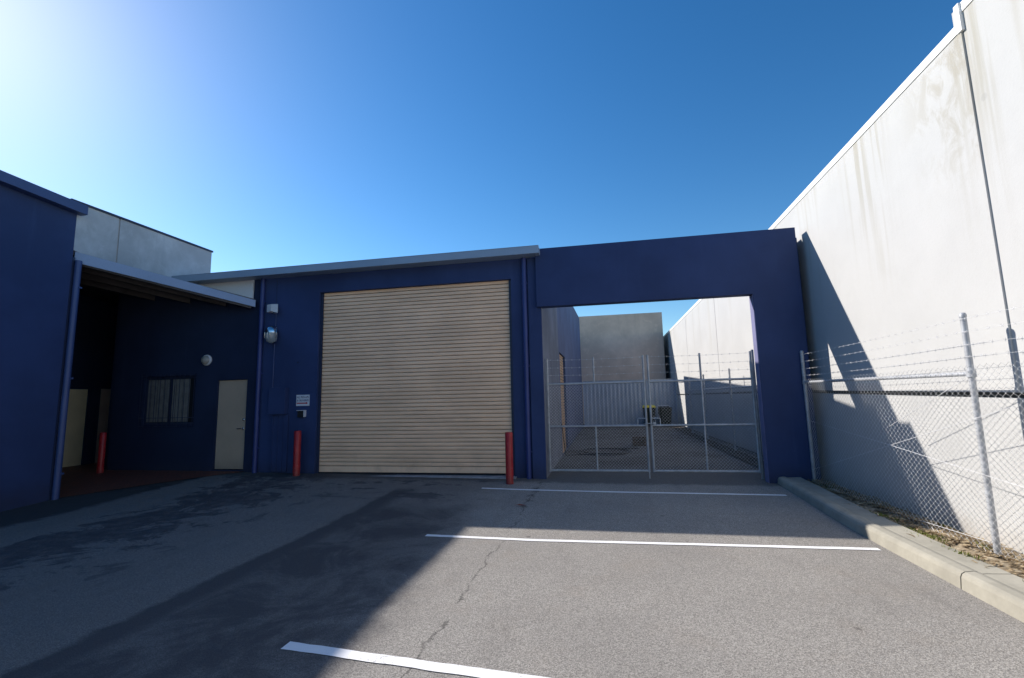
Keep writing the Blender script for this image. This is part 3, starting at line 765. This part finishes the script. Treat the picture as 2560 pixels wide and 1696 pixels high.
def barbed(m, a, b, r=.0014, step=.13):
    a, b = Vector(a), Vector(b); L = (b-a).length; d = (b-a)/L
    pts = [a+d*L*i/8+Vector((0, 0, -.012*math.sin(math.pi*i/8))) for i in range(9)]
    m.tube(pts, r, 4, False)
    n = int(L/step)
    for i in range(n):
        c = a+d*(i+.5+random.uniform(-.1, .1))*L/n + Vector((0, 0, -.012*math.sin(math.pi*(i+.5)/n)))
        for s in (-1, 1):
            t_ = Vector((-d.y*s*.5, d.x*s*.5, 1)).normalized()*.016 + d*.006*s
            m.tube([c-t_, c+t_], .0011, 3, False)
        m.tube([c-d*.01, c+d*.01], r*1.9, 4, False)

# driveway gates
GY = 9.05
PG = lambda s, d_, z: (s, GY+d_, z)
def gate(xa, xb, xi, hinge, lab, extra):
    g_ = thing('driveway_gate', lab, 'gate', (hinge, GY, .18), 'chain link driveway gates')
    r = .021
    m = MB()
    zb, zm, zt, zp = .195, 1.01, 1.815, 2.31
    for x in (xa, xb): m.tube([(x, GY, zb-.02), (x, GY, zp)], r, 10)
    for z in (zb, zm, zt): m.tube([(xa, GY, z), (xb, GY, z)], r if z != zm else .018, 10)
    m.build('frame', 'galv', g_)
    m = MB().tube([(xi, GY, zb if extra else zb), (xi, GY, zm)], .017, 10)
    if extra: m.tube([(xi, GY, zm), (xi, GY, zp)], .018, 10)
    m.build('upright', 'galv', g_)
    if not extra: MB().tube([(xi+.004, GY+.002, zt), (xi+.004, GY+.002, zp)], .017, 10).build('upright', 'galv', g_)
    # mesh leaves a rectangular opening by the latch
    inner = xb if hinge == xa else xa
    lo, hi = (xa+.02, xb-.02)
    chainlink(PG, lo, hi, zb+.02, zm-.015, .058, .0017).build('mesh', 'wire', g_, recalc=False)
    if hinge == xa:
        chainlink(PG, lo, hi-.17, zm+.015, zt-.01, .058, .0017).build('mesh', 'wire', g_, recalc=False)
        chainlink(PG, hi-.17, hi, 1.15, zt-.01, .058, .0017).build('mesh', 'wire', g_, recalc=False)
        m = MB().tube([(xb-.16, GY, zm), (xb-.16, GY, 1.125), (xb-.145, GY, 1.14), (xb, GY, 1.14)], .011, 8)
    else:
        chainlink(PG, lo+.17, hi, zm+.015, zt-.01, .058, .0017).build('mesh', 'wire', g_, recalc=False)
        chainlink(PG, lo, lo+.17, 1.15, zt-.01, .058, .0017).build('mesh', 'wire', g_, recalc=False)
        m = MB().tube([(xa+.16, GY, zm), (xa+.16, GY, 1.125), (xa+.145, GY, 1.14), (xa, GY, 1.14)], .011, 8)
    m.build('latch_frame', 'galv', g_)
    m = MB()
    for z in (1.985, 2.13, 2.28): barbed(m, (xa, GY-.02, z), (xb, GY-.02, z))
    m.build('barbed_wire', 'wire', g_, recalc=False)
    return g_
g1 = gate(-1.075, .735, -.19, -1.075, 'left leaf of the chain link driveway gates, next to the garage', False)
MB().tube([(.735, GY-.03, .03), (.735, GY-.03, .62)], .011, 8).build('drop_bolt', 'galv', g1)
g2 = gate(.82, 2.60, 1.74, 2.60, 'right leaf of the chain link driveway gates, next to the blue pillar', True)
for x, lab in ((-1.10, 'left'), (2.605, 'right')): pass
o = thing('padlock_chain', 'padlock and chain joining the two gate leaves', 'padlock', (.78, GY, 1.03))
m = MB(); m.tube([(.735+.085/2+.075*math.cos(t_), GY-.01+.035*math.sin(t_), 1.045+.006*math.sin(3*t_)) for t_ in [i*math.pi/10 for i in range(20)]], .008, 6, closed=True)
m.build('chain', 'galv', o)
MB().box(.85, .90, GY-.06, GY-.035, 1.03, 1.075).tube([(.857, GY-.047, 1.075), (.86, GY-.047, 1.105), (.875, GY-.047, 1.115), (.89, GY-.047, 1.105), (.893, GY-.047, 1.075)], .005, 6).build('padlock', 'galv', o)
tag(MB().tube([(2.655, GY+.06, .05), (2.655, GY+.06, 2.34)], .026, 12).build('gate_post', 'galv'), 'galvanised gate post against the blue pillar', 'gate post', 'gate posts')
tag(MB().tube([(-1.065, GY-.0, .1), (-1.065, GY-.0, .1001)], .001, 4).build('tmp', 'galv'), None)
bpy.data.objects.remove(bpy.data.objects['tmp'])
# front side fence
FX = 3.30
PX = lambda s, d_, z: (FX+d_, s, z)
SF = thing('chain_link_fence', 'galvanised chain link fence with barbed wire standing in front of the white wall', 'fence', (FX, 6.9, 0))
def post(x, y, z1, r=.03, parent=SF, cap=True):
    m = MB().tube([(x, y, .02), (x, y, z1)], r, 16)
    if cap: m.lathe([(r*1.12, 0), (r*1.12, .022), (r*.8, .04), (.0001, .045)], (x, y, z1-.01), 'Z', 16)
    return m.build('post', 'galv', parent)
post(FX, 8.66, 2.22, .027); post(FX, 5.01, 2.22, .025); 
post(FX, 1.3, 2.22, .030)
MB().tube([(FX, 8.66, 1.72), (FX, 5.01, 1.685)], .021, 14).build('top_rail', 'galv', SF)
MB().lathe([(.036, -.03), (.036, .03)], (FX, 5.01, 1.685), 'Z', 16).build('rail_clamp', 'galv', SF)
MB().lathe([(.036, -.03), (.036, .03)], (FX, 8.66, 1.72), 'Z', 16).build('rail_clamp', 'galv', SF)
chainlink(lambda s, d_, z: (FX-.034+d_, s, z), 1.35, 8.64, .10, 1.79, .076, .0016, .064).build('mesh', 'wire', SF, recalc=False)
m = MB()
for z in (1.84, 1.95, 2.07, 2.19): barbed(m, (FX-.03, 8.66, z-.01), (FX-.035, 5.01, z)); barbed(m, (FX-.035, 5.01, z), (FX-.035, 1.3, z))
m.build('barbed_wire', 'wire', SF, recalc=False)
m = MB()
for a, b in (((6.5, .87), (4.55, 1.40)), ((6.41, .92), (4.4, .74)), ((6.32, 1.13), (5.03, 1.64)), ((5.96, .16), (5.02, .21)), ((8.6, 1.1), (6.41, .92)), ((8.6, .3), (6.5, .87))):
    m.tube([(FX-.04, a[0], a[1]), (FX-.04, b[0], b[1])], .0028, 5, False)
m.build('brace_wire', 'wire', SF, recalc=False)
# alley fence
AF = thing('alley_fence', 'chain link fence with barbed wire along the shaded white wall inside the alley', 'fence', (3.25, 14, 0))
for y in (9.9, 13.2, 16.5, 19.3): post(3.25, y, 2.22, .026, AF, False)
MB().tube([(3.25, 9.6, 1.71), (3.25, 19.3, 1.71)], .019, 10).build('top_rail', 'galv', AF)
chainlink(lambda s, d_, z: (3.25+d_, s, z), 9.3, 19.2, .12, 1.78, .10, .0016).build('mesh', 'wire', AF, recalc=False)
m = MB()
for z in (1.9, 2.05, 2.18): m.tube([(3.25, 9.4, z), (3.25, 19.3, z)], .002, 4, False)
m.build('barbed_wire', 'wire', AF, recalc=False)
# end gate post assembly deep in the alley
o = thing('side_gate', 'narrow open galvanised gate frame at the far right of the alley', 'gate', (3.2, 20, 0))
MB().tube([(3.28, 19.4, .1), (3.28, 19.4, 2.2)], .03, 10).build('post', 'galv', o)
MB().tube([(3.24, 19.9, .25), (3.24, 19.9, 2.1)], .02, 8).tube([(3.24, 19.9, 2.08), (3.12, 21.3, 2.08), (3.12, 21.3, .25), (3.24, 19.9, .25)], .018, 8).build('frame', 'galv', o)
for z in (1.35, 1.65): MB().tube([(3.29, 19.45, z), (3.24, 19.9, z)], .015, 6).build('hinge', 'galv', o)

# ================================================================== ALLEY OBJECTS
def bin_(x, y, lidmat, lab, open_=False):
    o = thing('wheelie_bin', lab, 'bin', (x, y, .07), 'wheelie bins at the far end of the alley')
    b0, b1 = .22, .29
    m = MB().hexa([(x-b0, y-b0, .14), (x+b0, y-b0, .14), (x+b0, y+b0, .14), (x-b0, y+b0, .14)], [(x-b1, y-b1-.03, .98), (x+b1, y-b1-.03, .98), (x+b1, y+b1, .98), (x-b1, y+b1, .98)])
    m.box(x-b1-.015, x+b1+.015, y-b1-.045, y+b1+.015, .93, .975)
    m.build('body', 'bin_dark', o, .02)
    if open_:
        MB().box(x-b1, x+b1, y+b1+.02, y+b1+.06, .62, 1.02).build('lid', lidmat, o, .015)
        MB().tube([(x-b1-.02, y+b1+.02, .96), (x-b1+.03, y+b1+.05, 1.05), (x+b1-.06, y+b1+.05, 1.05), (x+b1, y+b1+.02, .97)], .018, 8).build('handle', 'speaker', o)
    else:
        m = MB().hexa([(x-b1-.02, y-b1-.06, .985), (x+b1+.02, y-b1-.06, .985), (x+b1+.02, y+b1+.03, .985), (x-b1-.02, y+b1+.03, .985)], [(x-b1+.02, y-b1-.02, 1.04), (x+b1-.02, y-b1-.02, 1.04), (x+b1-.02, y+b1, 1.10), (x-b1+.02, y+b1, 1.10)])
        m.build('lid', lidmat, o, .01)
        MB().tube([(x-.22, y+b1+.03, .95), (x-.22, y+b1+.1, 1.0), (x+.22, y+b1+.1, 1.0), (x+.22, y+b1+.03, .95)], .016, 8).build('handle', 'bin_dark', o)
    for s in (-1, 1):
        w_ = MB().tube([(x+s*.26-.02, y+.22, .17), (x+s*.26+.02, y+.22, .17)], .10, 16); w_.build('wheel', 'black', o)
bin_(2.12, 24.2, 'yellow', 'wheelie bin with a yellow lid against the corrugated fence')
bin_(2.86, 24.1, 'bin_dark', 'all dark wheelie bin right of the yellow lidded one', True)
o = thing('timber_stack', 'small stack of old brown timber slats on the alley floor', 'timber stack', (.96, 14.9, .07))
for i in range(4):
    m = MB(); z = .075+i*.072
    m.box(.77, 1.15, 14.72, 14.76, z, z+.03).box(.77, 1.15, 14.87, 14.91, z, z+.03).box(.77, 1.15, 15.02, 15.06, z, z+.03)
    for x in (.77, .92, 1.07): m.box(x, x+.08, 14.715, 15.07, z+.0305, z+.056)
    m.build('slat_layer', 'timber', o)
pts = []
for i in range(150):
    a = i/150*2*math.pi*2.2
    q = i/150
    rr = .76 - .20*q + .05*math.sin(a*1.7)
    pts.append((-.14+rr*math.cos(a)+.12*q, 13.0+rr*1.1*math.sin(a)+.25*q, gz(0, 13)+.02+.006*math.sin(a*3)+.012*q))
pts += [(.35+.03*i, 13.9+.04*math.sin(i*.6)-.0*i, gz(0, 13)+.02) for i in range(1, 18)]
tag(MB().tube(pts, .014, 6).build('garden_hose', 'black'), 'loosely coiled black hose lying on the alley floor', 'hose')
tag(MB().tube([(XR+.03, 11.9, .9), (XR+.05, 12.1, .5), (XR+.08, 12.2, .1), (XR+.3, 12.35, .09), (XR+.8, 12.5, .09)], .012, 6).build('cable', 'black'), 'thin black cable hanging beside the tan side roller door', 'cable')

# ================================================================== LITTER AND WEEDS
def hs(x, y): return .105 + .018*math.sin(x*23+y*3.1) + .012*math.sin(y*9+x*5) - .09*max(0, (x-3.35))
m = MB()
for i in range(3600):
    y = random.uniform(1.5, 8.9); x = random.triangular(2.97+.05*math.sin(y*3.7)+.03*math.sin(y*9), 3.55, 3.3)
    a = random.uniform(0, math.pi); L = random.uniform(.012, .055); W_ = random.uniform(.003, .012)
    z = hs(x, y)+random.uniform(.004, .022); tl = random.uniform(-.25, .25)
    dx, dy = math.cos(a)*L, math.sin(a)*L; ex, ey = -math.sin(a)*W_, math.cos(a)*W_
    m.quad((x-dx-ex, y-dy-ey, z-tl*L), (x+dx-ex, y+dy-ey, z+tl*L), (x+dx+ex, y+dy+ey, z+tl*L+.003), (x-dx+ex, y-dy+ey, z-tl*L+.004))
tag(m.build('leaf_litter', 'litter', recalc=False), 'dry brown leaf litter strewn on the sand behind the kerb', 'leaf litter', kind='stuff')
m = MB()
clumps = [(3.01, 5.15, .06, 90), (3.05, 6.3, .08, 70), (3.5, 4.6, .05, 60), (3.0, 3.3, .08, 90), (3.45, 5.9, .05, 50), (3.02, 5.75, .09, 110), (3.08, 5.45, .07, 60), (2.99, 3.95, .10, 160), (3.05, 3.75, .08, 110), (3.4, 6.8, .10, 50), (3.35, 5.2, .06, 40), (3.3, 8.1, .1, 40), (3.0, 4.9, .05, 30)]
for cx_, cy_, sp_, n_ in clumps:
    for i in range(n_*2):
        x = random.gauss(cx_, sp_*.5); y = random.gauss(cy_, sp_*1.5); x = max(2.95, min(3.54, x))
        a = random.uniform(0, 6.28); h_ = random.uniform(.012, .045); z = hs(x, y); q = random.uniform(.003, .007); le = random.uniform(.0, .03)
        m.add([(x-q*math.cos(a), y-q*math.sin(a), z), (x+q*math.cos(a), y+q*math.sin(a), z), (x+le*math.sin(a), y+le*math.cos(a), z+h_)], [(0,1,2)])
tag(m.build('weeds', 'grass', recalc=False), 'low green weeds and moss along the back of the kerb', 'weeds', kind='stuff')
m = MB(); x, y = -1.27, 6.8; z = gz(x, y)+.012
m.add([(x-.09, y, z), (x-.03, y-.025, z+.01), (x+.08, y-.01, z+.004), (x+.10, y+.02, z), (x, y+.03, z+.012)], [(0,1,2,3,4)])
tag(m.build('dead_leaf', 'leaf'), 'single reddish dead leaf on the shaded asphalt', 'leaf')
